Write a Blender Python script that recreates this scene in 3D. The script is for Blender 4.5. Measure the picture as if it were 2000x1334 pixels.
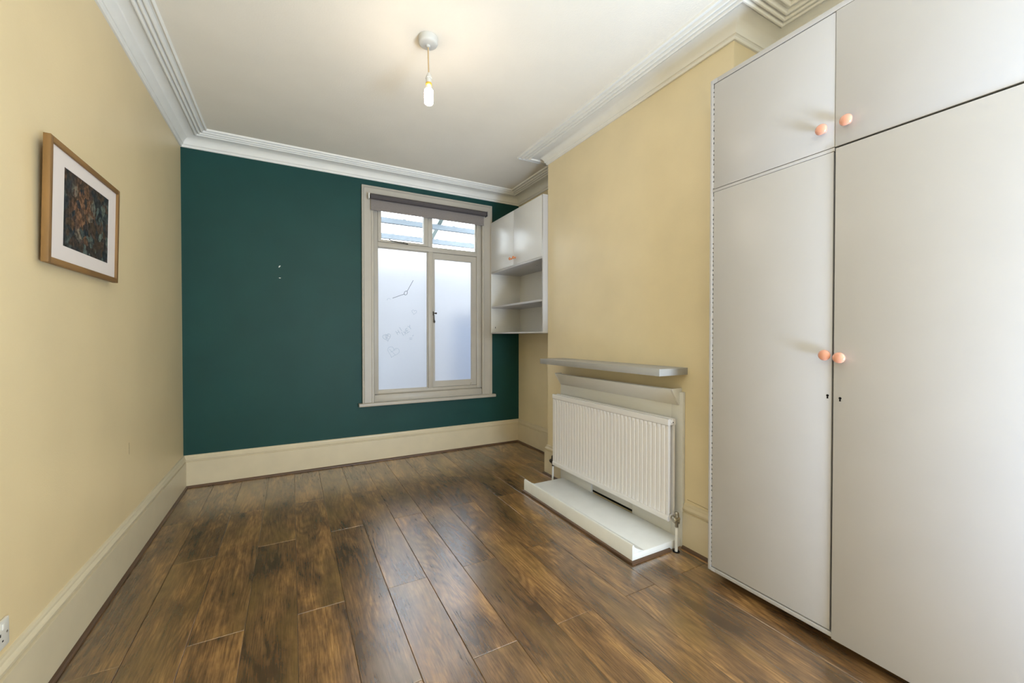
import bpy, bmesh, math, random
from mathutils import Vector, Matrix

random.seed(7)
for o in list(bpy.data.objects):
    bpy.data.objects.remove(o, do_unlink=True)
SC = bpy.context.scene
COL = SC.collection
PI = math.pi

# ------------------------------------------------------------------ camera
cam_data = bpy.data.cameras.new('camera')
cam = bpy.data.objects.new('camera', cam_data)
COL.objects.link(cam)
cam.location = (0, 0, 1.25)
cam.rotation_euler = (math.radians(90 - 0.685), 0, math.radians(-28.534))
cam_data.sensor_width = 36.0
cam_data.lens = 791.4 * 36.0 / 2000.0
cam_data.clip_start = 0.02
SC.camera = cam

# ------------------------------------------------------------------ world, lights, exposure
SKY_STRENGTH = 6.9
BULB_STRENGTH = 95.0
world = bpy.data.worlds.new('overcast_sky')
SC.world = world
world.use_nodes = True
wn = world.node_tree
bg = wn.nodes['Background']
bg.inputs['Color'].default_value = (0.90, 0.95, 1.0, 1)
bg.inputs['Strength'].default_value = SKY_STRENGTH


def area_light(name, loc, rot, sx, sy, power, color):
    d = bpy.data.lights.new(name, 'AREA')
    d.shape = 'RECTANGLE'
    d.size, d.size_y = sx, sy
    d.energy = power
    d.color = color
    o = bpy.data.objects.new(name, d)
    o.location = loc
    o.rotation_euler = rot
    COL.objects.link(o)
    return o


# soft fill added behind the camera, stands for no real source
area_light('rear_fill_light', (1.40, -2.15, 1.45), (math.radians(98), 0, 0), 1.6, 2.2, 10.0, (0.60, 0.78, 1.0))
# second added fill, aimed up and forward so the ceiling spreads it
area_light('ceiling_fill_light', (1.55, -1.70, 0.35), (math.radians(162), 0, math.radians(-6)), 1.2, 0.8, 222.0, (0.55, 0.735, 1.0))

SC.view_settings.view_transform = 'Standard'
SC.view_settings.look = 'None'
SC.view_settings.gamma = 1.0
SC.view_settings.use_curve_mapping = False
SC.view_settings.exposure = 0.23

# ------------------------------------------------------------------ room measures (metres)
XL, XA, XC = -0.792, 2.391, 2.05          # left wall, alcove wall, chimney breast front
YF, YN = 4.23, -2.30                      # far wall, near wall
ZC = 2.909                                # ceiling
CY0, CY1 = 1.329, 3.086                   # chimney breast extents


# ------------------------------------------------------------------ colour helpers
def lin(c):
    def f(v):
        v /= 255.0
        return v / 12.92 if v <= 0.04045 else ((v + 0.055) / 1.055) ** 2.4
    return (f(c[0]), f(c[1]), f(c[2]), 1.0)


def new_mat(name):
    m = bpy.data.materials.new(name)
    m.use_nodes = True
    nt = m.node_tree
    b = nt.nodes['Principled BSDF']
    return m, nt, b


def mat(name, rgb, rough=0.5, spec=0.5, metal=0.0, var=0.06, vscale=6.0, bump=0.0, bscale=150.0, coat=0.0,
        coat_rough=0.1, stretch=(1, 1, 1)):
    """Principled paint with a faint noise in tone and a fine relief."""
    m, nt, b = new_mat(name)
    L = nt.links
    tc = nt.nodes.new('ShaderNodeTexCoord')
    mp = nt.nodes.new('ShaderNodeMapping')
    mp.inputs['Scale'].default_value = stretch
    L.new(tc.outputs['Object'], mp.inputs['Vector'])
    base = lin(rgb)
    if var > 0:
        n = nt.nodes.new('ShaderNodeTexNoise')
        n.inputs['Scale'].default_value = vscale
        n.inputs['Detail'].default_value = 5
        L.new(mp.outputs['Vector'], n.inputs['Vector'])
        r = nt.nodes.new('ShaderNodeValToRGB')
        r.color_ramp.elements[0].position = 0.3
        r.color_ramp.elements[1].position = 0.7
        r.color_ramp.elements[0].color = tuple(max(0, v * (1 - var)) for v in base[:3]) + (1,)
        r.color_ramp.elements[1].color = tuple(min(1, v * (1 + var)) for v in base[:3]) + (1,)
        L.new(n.outputs['Fac'], r.inputs['Fac'])
        L.new(r.outputs['Color'], b.inputs['Base Color'])
    else:
        b.inputs['Base Color'].default_value = base
    b.inputs['Roughness'].default_value = rough
    b.inputs['Specular IOR Level'].default_value = spec
    b.inputs['Metallic'].default_value = metal
    b.inputs['Coat Weight'].default_value = coat
    b.inputs['Coat Roughness'].default_value = coat_rough
    if bump > 0:
        n2 = nt.nodes.new('ShaderNodeTexNoise')
        n2.inputs['Scale'].default_value = bscale
        n2.inputs['Detail'].default_value = 3
        L.new(mp.outputs['Vector'], n2.inputs['Vector'])
        bp = nt.nodes.new('ShaderNodeBump')
        bp.inputs['Strength'].default_value = bump
        bp.inputs['Distance'].default_value = 0.002
        L.new(n2.outputs['Fac'], bp.inputs['Height'])
        L.new(bp.outputs['Normal'], b.inputs['Normal'])
    return m


MAT = {}
MAT['cream'] = mat('cream_wall_paint', (232, 209, 164), 0.42, 0.45, var=0.035, vscale=2.2, bump=0.25, bscale=190)
MAT['palecream'] = mat('pale_cream_wall_paint', (234, 217, 180), 0.42, 0.45, var=0.045, vscale=2.6, bump=0.25, bscale=190)
MAT['teal'] = mat('teal_wall_paint', (17, 66, 62), 0.55, 0.35, var=0.08, vscale=3.0, bump=0.25, bscale=170)
MAT['ceiling'] = mat('ceiling_paint', (241, 232, 217), 0.85, 0.2, var=0.02, vscale=3, bump=0.6, bscale=110)
MAT['plaster'] = mat('cornice_plaster', (241, 237, 229), 0.6, 0.3, var=0.02, vscale=8)
MAT['skirt'] = mat('cream_gloss_woodwork', (220, 205, 175), 0.35, 0.5, var=0.03, vscale=7)
MAT['winpaint'] = mat('window_paint', (188, 179, 165), 0.4, 0.45, var=0.03, vscale=9)
MAT['white'] = mat('white_furniture_paint', (196, 193, 193), 0.32, 0.5, var=0.015, vscale=5, bump=0.08, bscale=90)
MAT['whitegloss'] = mat('white_gloss_door', (232, 231, 230), 0.32, 0.5, var=0.015, vscale=5)
MAT['boardwhite'] = mat('white_board_paint', (228, 225, 219), 0.5, 0.4, var=0.012, vscale=10, stretch=(1, 1, 6))
MAT['hearthwhite'] = mat('hearth_white_paint', (244, 244, 242), 0.45, 0.45, var=0.03, vscale=9)
MAT['radwhite'] = mat('radiator_enamel', (238, 234, 233), 0.3, 0.5, var=0.0)
MAT['mantel'] = mat('grey_mantel_paint', (168, 165, 160), 0.45, 0.4, var=0.04, vscale=8)
MAT['knob'] = mat('salmon_pink_knob', (236, 168, 142), 0.16, 0.6, var=0.0, coat=0.6, coat_rough=0.05)
MAT['knob2'] = mat('orange_knob', (228, 148, 100), 0.25, 0.5, var=0.0)
MAT['dark'] = mat('dark_recess', (18, 16, 14), 0.8, 0.2, var=0.0)
MAT['iron'] = mat('dark_iron', (62, 56, 50), 0.4, 0.5, metal=0.6, var=0.1, vscale=40)
MAT['chrome'] = mat('worn_chrome', (176, 170, 156), 0.28, 0.5, metal=0.9, var=0.15, vscale=60)
MAT['oak'] = mat('oak_frame', (136, 100, 56), 0.5, 0.35, var=0.16, vscale=30, stretch=(1, 0.15, 1))
MAT['oakv'] = mat('oak_frame_upright', (136, 100, 56), 0.5, 0.35, var=0.16, vscale=30, stretch=(1, 1, 0.15))
MAT['mount'] = mat('mount_card', (226, 214, 206), 0.8, 0.2, var=0.01)
MAT['bead'] = mat('brown_beading', (98, 74, 56), 0.4, 0.45, var=0.25, vscale=30, stretch=(1, 0.08, 1))
MAT['beadx'] = mat('brown_beading_across', (98, 74, 56), 0.4, 0.45, var=0.25, vscale=30, stretch=(0.08, 1, 1))
MAT['blinddark'] = mat('charcoal_blind_roll', (88, 82, 82), 0.8, 0.2, var=0.06, vscale=60)
MAT['blind'] = mat('grey_blind_fabric', (140, 131, 126), 0.85, 0.2, var=0.06, vscale=90)
MAT['plastic'] = mat('white_plastic', (236, 232, 224), 0.35, 0.5, var=0.0)
MAT['rose'] = mat('aged_white_plastic', (206, 202, 194), 0.4, 0.4, var=0.0)
MAT['cord'] = mat('cream_flex', (196, 166, 124), 0.5, 0.4, var=0.0)
MAT['brass'] = mat('yellow_lamp_ring', (222, 176, 62), 0.35, 0.5, var=0.0)
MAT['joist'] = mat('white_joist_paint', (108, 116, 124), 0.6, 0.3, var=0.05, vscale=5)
MAT['post'] = mat('pale_green_post', (130, 144, 140), 0.6, 0.3, var=0.05, vscale=5)
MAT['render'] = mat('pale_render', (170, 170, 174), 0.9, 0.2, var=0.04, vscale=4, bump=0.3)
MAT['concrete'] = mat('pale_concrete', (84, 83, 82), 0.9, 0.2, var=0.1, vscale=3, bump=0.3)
MAT['pencil'] = mat('grey_pencil_line', (84, 92, 98), 0.8, 0.2, var=0.0)
MAT['pencilfaint'] = mat('faint_pencil_line', (176, 186, 194), 0.8, 0.2, var=0.0)
MAT['plinth'] = mat('dark_plinth', (52, 46, 42), 0.7, 0.3, var=0.1)
MAT['filler'] = mat('white_filler', (224, 226, 216), 0.8, 0.2, var=0.0)
MAT['scuff'] = mat('brown_scuff', (150, 124, 84), 0.7, 0.2, var=0.1, vscale=60)
MAT['bin'] = mat('blue_bin_plastic', (104, 120, 150), 0.5, 0.4, var=0.05)


def make_frosted():
    m, nt, b = new_mat('frosted_glass')
    out = nt.nodes['Material Output']
    b.inputs['Base Color'].default_value = (0.96, 0.975, 0.99, 1)
    b.inputs['Transmission Weight'].default_value = 1.0
    b.inputs['Roughness'].default_value = 0.33
    b.inputs['IOR'].default_value = 1.45
    tr = nt.nodes.new('ShaderNodeBsdfTranslucent')
    tr.inputs['Color'].default_value = (0.28, 0.29, 0.30, 1)
    mx = nt.nodes.new('ShaderNodeMixShader')
    mx.inputs['Fac'].default_value = 0.4
    nt.links.new(b.outputs[0], mx.inputs[1])
    nt.links.new(tr.outputs[0], mx.inputs[2])
    nt.links.new(mx.outputs[0], out.inputs['Surface'])
    return m


def make_glass():
    m, nt, b = new_mat('clear_glass')
    out = nt.nodes['Material Output']
    nt.nodes.remove(b)
    t = nt.nodes.new('ShaderNodeBsdfTransparent')
    t.inputs['Color'].default_value = (0.97, 0.985, 0.98, 1)
    g = nt.nodes.new('ShaderNodeBsdfGlossy')
    g.inputs['Roughness'].default_value = 0.02
    fr = nt.nodes.new('ShaderNodeFresnel')
    fr.inputs['IOR'].default_value = 1.45
    mx = nt.nodes.new('ShaderNodeMixShader')
    nt.links.new(fr.outputs[0], mx.inputs['Fac'])
    nt.links.new(t.outputs[0], mx.inputs[1])
    nt.links.new(g.outputs[0], mx.inputs[2])
    nt.links.new(mx.outputs[0], out.inputs['Surface'])
    return m


def make_sheet():
    m, nt, b = new_mat('translucent_roof_sheet')
    out = nt.nodes['Material Output']
    nt.nodes.remove(b)
    t = nt.nodes.new('ShaderNodeBsdfTransparent')
    t.inputs['Color'].default_value = (0.98, 0.99, 1, 1)
    g = nt.nodes.new('ShaderNodeBsdfTranslucent')
    g.inputs['Color'].default_value = (0.95, 0.97, 1, 1)
    mx = nt.nodes.new('ShaderNodeMixShader')
    mx.inputs['Fac'].default_value = 0.15
    nt.links.new(t.outputs[0], mx.inputs[1])
    nt.links.new(g.outputs[0], mx.inputs[2])
    nt.links.new(mx.outputs[0], out.inputs['Surface'])
    return m


def make_bulb():
    m, nt, b = new_mat('lit_bulb')
    b.inputs['Base Color'].default_value = (1, 1, 1, 1)
    b.inputs['Emission Color'].default_value = (1.0, 0.87, 0.72, 1)
    b.inputs['Emission Strength'].default_value = BULB_STRENGTH
    return m


def make_wood():
    m, nt, b = new_mat('brown_oak_laminate')
    L = nt.links
    N = nt.nodes.new
    tc = N('ShaderNodeTexCoord')
    oi = N('ShaderNodeObjectInfo')
    mul = N('ShaderNodeMath'); mul.operation = 'MULTIPLY'; mul.inputs[1].default_value = 61.0
    L.new(oi.outputs['Random'], mul.inputs[0])
    comb = N('ShaderNodeCombineXYZ')
    for i in range(3):
        L.new(mul.outputs[0], comb.inputs[i])
    add = N('ShaderNodeVectorMath'); add.operation = 'ADD'
    L.new(tc.outputs['Object'], add.inputs[0])
    L.new(comb.outputs[0], add.inputs[1])

    def noise(scale3, scale, detail, rough=0.55, dist=0.0):
        mp = N('ShaderNodeMapping'); mp.inputs['Scale'].default_value = scale3
        L.new(add.outputs[0], mp.inputs['Vector'])
        n = N('ShaderNodeTexNoise')
        n.inputs['Scale'].default_value = scale
        n.inputs['Detail'].default_value = detail
        n.inputs['Roughness'].default_value = rough
        n.inputs['Distortion'].default_value = dist
        L.new(mp.outputs['Vector'], n.inputs['Vector'])
        return n.outputs['Fac']

    def math_(op, a, bb):
        n = N('ShaderNodeMath'); n.operation = op
        for i, v in enumerate((a, bb)):
            if isinstance(v, (int, float)):
                n.inputs[i].default_value = v
            elif v is not None:
                L.new(v, n.inputs[i])
        return n.outputs[0]

    def ramp(v, p0, c0, p1, c1):
        r = N('ShaderNodeValToRGB')
        r.color_ramp.elements[0].position = p0
        r.color_ramp.elements[1].position = p1
        r.color_ramp.elements[0].color = c0
        r.color_ramp.elements[1].color = c1
        L.new(v, r.inputs['Fac'])
        return r

    def mix(kind, fac, a, bb):
        n = N('ShaderNodeMixRGB'); n.blend_type = kind
        if isinstance(fac, (int, float)):
            n.inputs['Fac'].default_value = fac
        else:
            L.new(fac, n.inputs['Fac'])
        for i, v in ((1, a), (2, bb)):
            if isinstance(v, tuple):
                n.inputs[i].default_value = v
            else:
                L.new(v, n.inputs[i])
        return n.outputs['Color']

    big = noise((1.0, 0.30, 1), 7.0, 4, 0.6, 0.4)
    base = ramp(big, 0.34, lin((106, 76, 44)), 0.66, lin((186, 140, 84)))
    e = base.color_ramp.elements.new(0.5)
    e.color = lin((144, 107, 66))
    c = base.outputs['Color']
    # figure: contour lines of a slow noise, like cathedral grain
    fig = noise((1.0, 0.16, 1), 4.5, 2, 0.45, 0.3)
    s = math_('SINE', math_('MULTIPLY', fig, 150.0), None)
    s = math_('ADD', math_('MULTIPLY', s, 0.5), 0.5)
    figr = ramp(s, 0.10, (0.60, 0.57, 0.54, 1), 0.75, (1, 1, 1, 1))
    msk = ramp(noise((1, 0.4, 1), 3.2, 2), 0.40, (0.1, 0.1, 0.1, 1), 0.60, (0.85, 0.85, 0.85, 1))
    c = mix('MULTIPLY', msk.outputs['Color'], c, figr.outputs['Color'])
    # fine pores along the board
    por = noise((1.0, 0.05, 1), 210.0, 4, 0.65)
    porr = ramp(por, 0.38, (0.52, 0.49, 0.46, 1), 0.58, (1.10, 1.10, 1.10, 1))
    c = mix('MULTIPLY', 0.75, c, porr.outputs['Color'])
    stk = ramp(noise((1.0, 0.07, 1), 62.0, 4, 0.6, 0.3), 0.36, (0.66, 0.63, 0.60, 1), 0.60, (1.08, 1.08, 1.08, 1))
    c = mix('MULTIPLY', 0.7, c, stk.outputs['Color'])
    olv = ramp(noise((1.0, 0.35, 1), 4.0, 3), 0.50, (0, 0, 0, 1), 0.66, (0.45, 0.45, 0.45, 1))
    c = mix('MIX', olv.outputs['Color'], c, lin((150, 118, 62)))
    # smoky dark areas
    sm = ramp(noise((1.0, 0.42, 1), 5.5, 5, 0.65, 0.5), 0.33, (0.60, 0.57, 0.55, 1), 0.50, (1, 1, 1, 1))
    c = mix('MULTIPLY', 0.9, c, sm.outputs['Color'])
    # knots
    mpk = N('ShaderNodeMapping'); mpk.inputs['Scale'].default_value = (1.0, 0.45, 1)
    L.new(add.outputs[0], mpk.inputs['Vector'])
    vo = N('ShaderNodeTexVoronoi'); vo.inputs['Scale'].default_value = 5.0
    L.new(mpk.outputs['Vector'], vo.inputs['Vector'])
    dn = math_('ADD', vo.outputs['Distance'], math_('MULTIPLY', noise((1, 0.5, 1), 30.0, 3), 0.10))
    kn = ramp(dn, 0.06, (0.45, 0.40, 0.38, 1), 0.15, (1, 1, 1, 1))
    c = mix('MULTIPLY', 0.85, c, kn.outputs['Color'])
    # tone of the single plank
    t = math_('ADD', math_('MULTIPLY', oi.outputs['Random'], 0.34), 0.80)
    tv = N('ShaderNodeCombineXYZ')
    for i in range(3):
        L.new(t, tv.inputs[i])
    c = mix('MULTIPLY', 1.0, c, tv.outputs[0])
    L.new(c, b.inputs['Base Color'])
    b.inputs['Roughness'].default_value = 0.30
    b.inputs['Specular IOR Level'].default_value = 0.05
    b.inputs['IOR'].default_value = 1.5
    b.inputs['Coat Weight'].default_value = 1.0
    b.inputs['Coat IOR'].default_value = 2.4
    b.inputs['Coat Roughness'].default_value = 0.23
    bp = N('ShaderNodeBump')
    bp.inputs['Strength'].default_value = 0.12
    bp.inputs['Distance'].default_value = 0.001
    L.new(por, bp.inputs['Height'])
    L.new(bp.outputs['Normal'], b.inputs['Normal'])
    return m


def make_art():
    """Blurred autumn foliage print."""
    m, nt, b = new_mat('foliage_print')
    L = nt.links
    N = nt.nodes.new
    tc = N('ShaderNodeTexCoord')
    v = N('ShaderNodeTexVoronoi'); v.inputs['Scale'].default_value = 30.0
    ns = N('ShaderNodeTexNoise'); ns.inputs['Scale'].default_value = 14.0; ns.inputs['Detail'].default_value = 6
    L.new(tc.outputs['Object'], ns.inputs['Vector'])
    vm = N('ShaderNodeVectorMath'); vm.operation = 'MULTIPLY_ADD'
    vm.inputs[1].default_value = (0.10, 0.10, 0.10)
    L.new(ns.outputs['Color'], vm.inputs[0])
    L.new(tc.outputs['Object'], vm.inputs[2])
    L.new(vm.outputs[0], v.inputs['Vector'])
    r = N('ShaderNodeValToRGB')
    cr = r.color_ramp
    cr.elements[0].position = 0.0; cr.elements[0].color = lin((40, 46, 48))
    cr.elements[1].position = 1.0; cr.elements[1].color = lin((60, 62, 60))
    for p, c in ((0.25, (84, 66, 48)), (0.36, (38, 44, 48)), (0.50, (104, 114, 104)), (0.62, (48, 52, 52)), (0.76, (96, 72, 54)), (0.88, (40, 50, 56))):
        e = cr.elements.new(p); e.color = lin(c)
    sep = N('ShaderNodeSeparateColor')
    L.new(v.outputs['Color'], sep.inputs[0])
    L.new(sep.outputs[0], r.inputs['Fac'])
    # bright orange cluster in the middle of the print
    d = N('ShaderNodeVectorMath'); d.operation = 'LENGTH'
    sc = N('ShaderNodeVectorMath'); sc.operation = 'MULTIPLY'
    sc.inputs[1].default_value = (0.0, 7.0, 5.0)
    ofs = N('ShaderNodeVectorMath'); ofs.operation = 'ADD'
    ofs.inputs[1].default_value = (0.0, 0.04, -0.03)
    L.new(tc.outputs['Object'], ofs.inputs[0])
    L.new(ofs.outputs[0], sc.inputs[0])
    L.new(sc.outputs[0], d.inputs[0])
    rr = N('ShaderNodeValToRGB')
    rr.color_ramp.elements[0].position = 0.2; rr.color_ramp.elements[0].color = (0.62, 0.62, 0.62, 1)
    rr.color_ramp.elements[1].position = 0.9; rr.color_ramp.elements[1].color = (0, 0, 0, 1)
    L.new(d.outputs['Value'], rr.inputs['Fac'])
    mxx = N('ShaderNodeMixRGB')
    mxx.inputs[2].default_value = lin((158, 112, 76))
    gt = N('ShaderNodeMath'); gt.operation = 'GREATER_THAN'; gt.inputs[1].default_value = 0.38
    L.new(sep.outputs[1], gt.inputs[0])
    fm = N('ShaderNodeMath'); fm.operation = 'MULTIPLY'
    L.new(rr.outputs['Color'], fm.inputs[0])
    L.new(gt.outputs[0], fm.inputs[1])
    L.new(fm.outputs[0], mxx.inputs['Fac'])
    L.new(r.outputs['Color'], mxx.inputs[1])
    n2 = N('ShaderNodeTexNoise'); n2.inputs['Scale'].default_value = 60.0; n2.inputs['Detail'].default_value = 6
    L.new(tc.outputs['Object'], n2.inputs['Vector'])
    r2 = N('ShaderNodeValToRGB')
    r2.color_ramp.elements[0].position = 0.38; r2.color_ramp.elements[0].color = (0.35, 0.35, 0.35, 1)
    r2.color_ramp.elements[1].position = 0.62; r2.color_ramp.elements[1].color = (1.1, 1.1, 1.1, 1)
    L.new(n2.outputs['Fac'], r2.inputs['Fac'])
    mm = N('ShaderNodeMixRGB'); mm.blend_type = 'MULTIPLY'; mm.inputs['Fac'].default_value = 1.0
    L.new(mxx.outputs['Color'], mm.inputs[1])
    L.new(r2.outputs['Color'], mm.inputs[2])
    L.new(mm.outputs['Color'], b.inputs['Base Color'])
    b.inputs['Roughness'].default_value = 0.6
    b.inputs['Specular IOR Level'].default_value = 0.25
    return m


MAT['frosted'] = make_frosted()
MAT['glass'] = make_glass()
MAT['sheet'] = make_sheet()
MAT['bulb'] = make_bulb()
MAT['wood'] = make_wood()
MAT['art'] = make_art()

# ------------------------------------------------------------------ mesh helpers
WO = {}      # world origin of every object (no object is rotated)


class MB:
    def __init__(s):
        s.bm = bmesh.new()

    def box(s, x0, x1, y0, y1, z0, z1):
        vs = [s.bm.verts.new(p) for p in ((x0, y0, z0), (x1, y0, z0), (x1, y1, z0), (x0, y1, z0),
                                          (x0, y0, z1), (x1, y0, z1), (x1, y1, z1), (x0, y1, z1))]
        for f in ((0, 3, 2, 1), (4, 5, 6, 7), (0, 1, 5, 4), (1, 2, 6, 5), (2, 3, 7, 6), (3, 0, 4, 7)):
            s.bm.faces.new([vs[i] for i in f])
        return s

    def prism(s, pts, axis, a, b):
        """pts: 2-D outline; axis the extrusion axis, the other two in xyz order."""
        def P(p, t):
            q = list(p)
            q.insert('xyz'.index(axis), t)
            return q
        A = [s.bm.verts.new(P(p, a)) for p in pts]
        B = [s.bm.verts.new(P(p, b)) for p in pts]
        n = len(pts)
        for i in range(n):
            j = (i + 1) % n
            s.bm.faces.new((A[i], A[j], B[j], B[i]))
        s.bm.faces.new(A[::-1])
        s.bm.faces.new(B)
        return s

    def lathe(s, prof, origin, axis='z', seg=24):
        """prof: list of (radius, height along axis); origin: point; axis a unit vector or letter with sign."""
        d = {'z': Vector((0, 0, 1)), '-x': Vector((-1, 0, 0)), '-y': Vector((0, -1, 0)), 'y': Vector((0, 1, 0)),
             'x': Vector((1, 0, 0)), '-z': Vector((0, 0, -1))}[axis]
        u = d.orthogonal().normalized()
        w = d.cross(u)
        o = Vector(origin)
        rings = []
        for r, h in prof:
            if r < 1e-6:
                rings.append([s.bm.verts.new(o + d * h)])
            else:
                rings.append([s.bm.verts.new(o + d * h + (u * math.cos(2 * PI * k / seg) + w * math.sin(2 * PI * k / seg)) * r)
                              for k in range(seg)])
        for R0, R1 in zip(rings, rings[1:]):
            for k in range(seg):
                k2 = (k + 1) % seg
                a = R0[k] if len(R0) > 1 else R0[0]
                b = R0[k2] if len(R0) > 1 else R0[0]
                c = R1[k2] if len(R1) > 1 else R1[0]
                e = R1[k] if len(R1) > 1 else R1[0]
                f = []
                for q in (a, b, c, e):
                    if q not in f:
                        f.append(q)
                if len(f) > 2:
                    s.bm.faces.new(f)
        for R in (rings[0], rings[-1]):
            if len(R) > 1:
                s.bm.faces.new(R if R is rings[-1] else R[::-1])
        return s

    def tube(s, pts, r, seg=10):
        pts = [Vector(p) for p in pts]
        rings = []
        for i, p in enumerate(pts):
            d = (pts[min(i + 1, len(pts) - 1)] - pts[max(i - 1, 0)]).normalized()
            u = d.cross(Vector((0.13, 0.27, 0.95)))
            if u.length < 0.05:
                u = d.cross(Vector((1, 0, 0)))
            u.normalize()
            w = d.cross(u)
            rr = r[i] if isinstance(r, (list, tuple)) else r
            rings.append([s.bm.verts.new(p + (u * math.cos(2 * PI * k / seg) + w * math.sin(2 * PI * k / seg)) * rr) for k in range(seg)])
        for R0, R1 in zip(rings, rings[1:]):
            for k in range(seg):
                s.bm.faces.new((R0[k], R0[(k + 1) % seg], R1[(k + 1) % seg], R1[k]))
        s.bm.faces.new(rings[0][::-1])
        s.bm.faces.new(rings[-1])
        return s

    def grid(s, rows):
        """rows of points joined to a surface."""
        V = [[s.bm.verts.new(p) for p in r] for r in rows]
        for a, b in zip(V, V[1:]):
            for i in range(len(a) - 1):
                s.bm.faces.new((a[i], a[i + 1], b[i + 1], b[i]))
        return s

    def build(s, name, m, parent=None, bevel=0.0, smooth=False, seg=2, angle=35):
        bm = s.bm
        bmesh.ops.recalc_face_normals(bm, faces=bm.faces)
        if bevel > 0:
            es = [e for e in bm.edges if len(e.link_faces) == 2 and e.calc_face_angle(0) > 0.6]
            if es:
                bmesh.ops.bevel(bm, geom=es, offset=bevel, segments=seg, profile=0.5, affect='EDGES', clamp_overlap=True)
        lo = Vector((min(v.co[i] for v in bm.verts) for i in range(3)))
        hi = Vector((max(v.co[i] for v in bm.verts) for i in range(3)))
        c = (lo + hi) / 2
        if parent is None:
            c.z = lo.z
        for v in bm.verts:
            v.co -= c
        me = bpy.data.meshes.new(name)
        bm.to_mesh(me)
        bm.free()
        me.materials.append(MAT[m] if isinstance(m, str) else m)
        if smooth or bevel > 0:
            for p in me.polygons:
                p.use_smooth = True
            try:
                me.set_sharp_from_angle(angle=math.radians(angle))
            except Exception:
                pass
        o = bpy.data.objects.new(name, me)
        COL.objects.link(o)
        place(o, c, parent)
        return o


def place(o, c, parent=None):
    WO[o.name] = Vector(c)
    if parent is not None:
        o.parent = parent
        o.location = Vector(c) - WO[parent.name]
    else:
        o.location = c


def tag(o, label=None, cat=None, group=None, kind=None):
    if label: o['label'] = label
    if cat: o['category'] = cat
    if group: o['group'] = group
    if kind: o['kind'] = kind
    return o


def thing(name, loc, label, cat, group=None, kind=None):
    o = bpy.data.objects.new(name, None)
    o.empty_display_size = 0.05
    COL.objects.link(o)
    place(o, Vector(loc))
    return tag(o, label, cat, group, kind)


def struct(o, label=None, cat=None):
    return tag(o, label, cat, None, 'structure')


def copy_part(o, delta, parent):
    c = o.copy()
    COL.objects.link(c)
    place(c, WO[o.name] + Vector(delta), parent)
    return c


def sweep_ring(path, prof, closed):
    """Mitred sweep in the XY plane. path: corner points, room on the RIGHT hand of the walk
    turned inward by n; prof: list of (distance from wall, z). Returns rows of points."""
    n = len(path)
    rows = []
    for i in range(n):
        p = Vector(path[i])
        if closed:
            a = Vector(path[i - 1]); b = Vector(path[(i + 1) % n])
            d0 = (p - a).normalized(); d1 = (b - p).normalized()
        else:
            d0 = (p - Vector(path[i - 1])).normalized() if i > 0 else None
            d1 = (Vector(path[i + 1]) - p).normalized() if i < n - 1 else None
            d0 = d0 or d1; d1 = d1 or d0
        n0 = Vector((d0.y, -d0.x)); n1 = Vector((d1.y, -d1.x))
        m = (n0 + n1) / (1 + n0.dot(n1))
        rows.append([(p.x + m.x * d, p.y + m.y * d, z) for d, z in prof])
    return rows


def solid_sweep(rows, closed=False):
    mb = MB()
    V = [[mb.bm.verts.new(p) for p in r] for r in rows]
    k = len(rows[0])
    seq = list(zip(V, V[1:])) + ([(V[-1], V[0])] if closed else [])
    for a, b in seq:
        for i in range(k):
            j = (i + 1) % k
            mb.bm.faces.new((a[i], a[j], b[j], b[i]))
    if not closed:
        mb.bm.faces.new(V[0][::-1])
        mb.bm.faces.new(V[-1])
    return mb


# ================================================================== ROOM SHELL
T = 0.12
floor = MB().box(XL - T, XA + T, YN - T, YF + T, -0.12, -0.0125).build('floor', 'plinth')
struct(floor, 'brown oak effect laminate floor of staggered planks', 'floor')
ceiling = MB().box(XL - T, XA + T, YN - T, YF + T, ZC, ZC + 0.1).build('ceiling', 'ceiling')
struct(ceiling, 'off-white ceiling with a bare hanging bulb', 'ceiling')
o = MB().box(XL - T, XL, YN, YF, -0.0125, ZC).build('wall_left', 'cream')
wall_left = struct(o, 'cream painted wall with a framed picture on it', 'wall')
mb = MB()
OX0, OX1, OZ0, OZ1 = 0.700, 1.915, 0.575, 2.675
mb.box(XL - T, OX0, YF, YF + T, -0.0125, ZC)
mb.box(OX1, XA + T, YF, YF + T, -0.0125, ZC)
mb.box(OX0, OX1, YF, YF + T, -0.0125, OZ0)
mb.box(OX0, OX1, YF, YF + T, OZ1, ZC)
wall_far = struct(mb.build('wall_far', 'teal'), 'dark teal painted wall around the window', 'wall')
o = MB().box(XA, XA + T, YN, YF, -0.0125, ZC).build('wall_right', 'palecream')
struct(o, 'cream wall at the back of the alcoves', 'wall')
wall_chimney = MB().box(XC, XA, CY0, CY1, -0.0125, ZC).build('wall_chimney_breast', 'palecream')
struct(wall_chimney, 'cream chimney breast projecting between two alcoves', 'wall')
o = MB().box(XL - T, XA + T, YN - T, YN, -0.0125, ZC).build('wall_near', 'cream')
struct(o, 'cream wall behind the camera', 'wall')

# ---- floor planks, brick bond: 198.5 mm wide, 1380 mm long
PW, PL = 0.1985, 1.38
plank_mesh = {}


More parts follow.
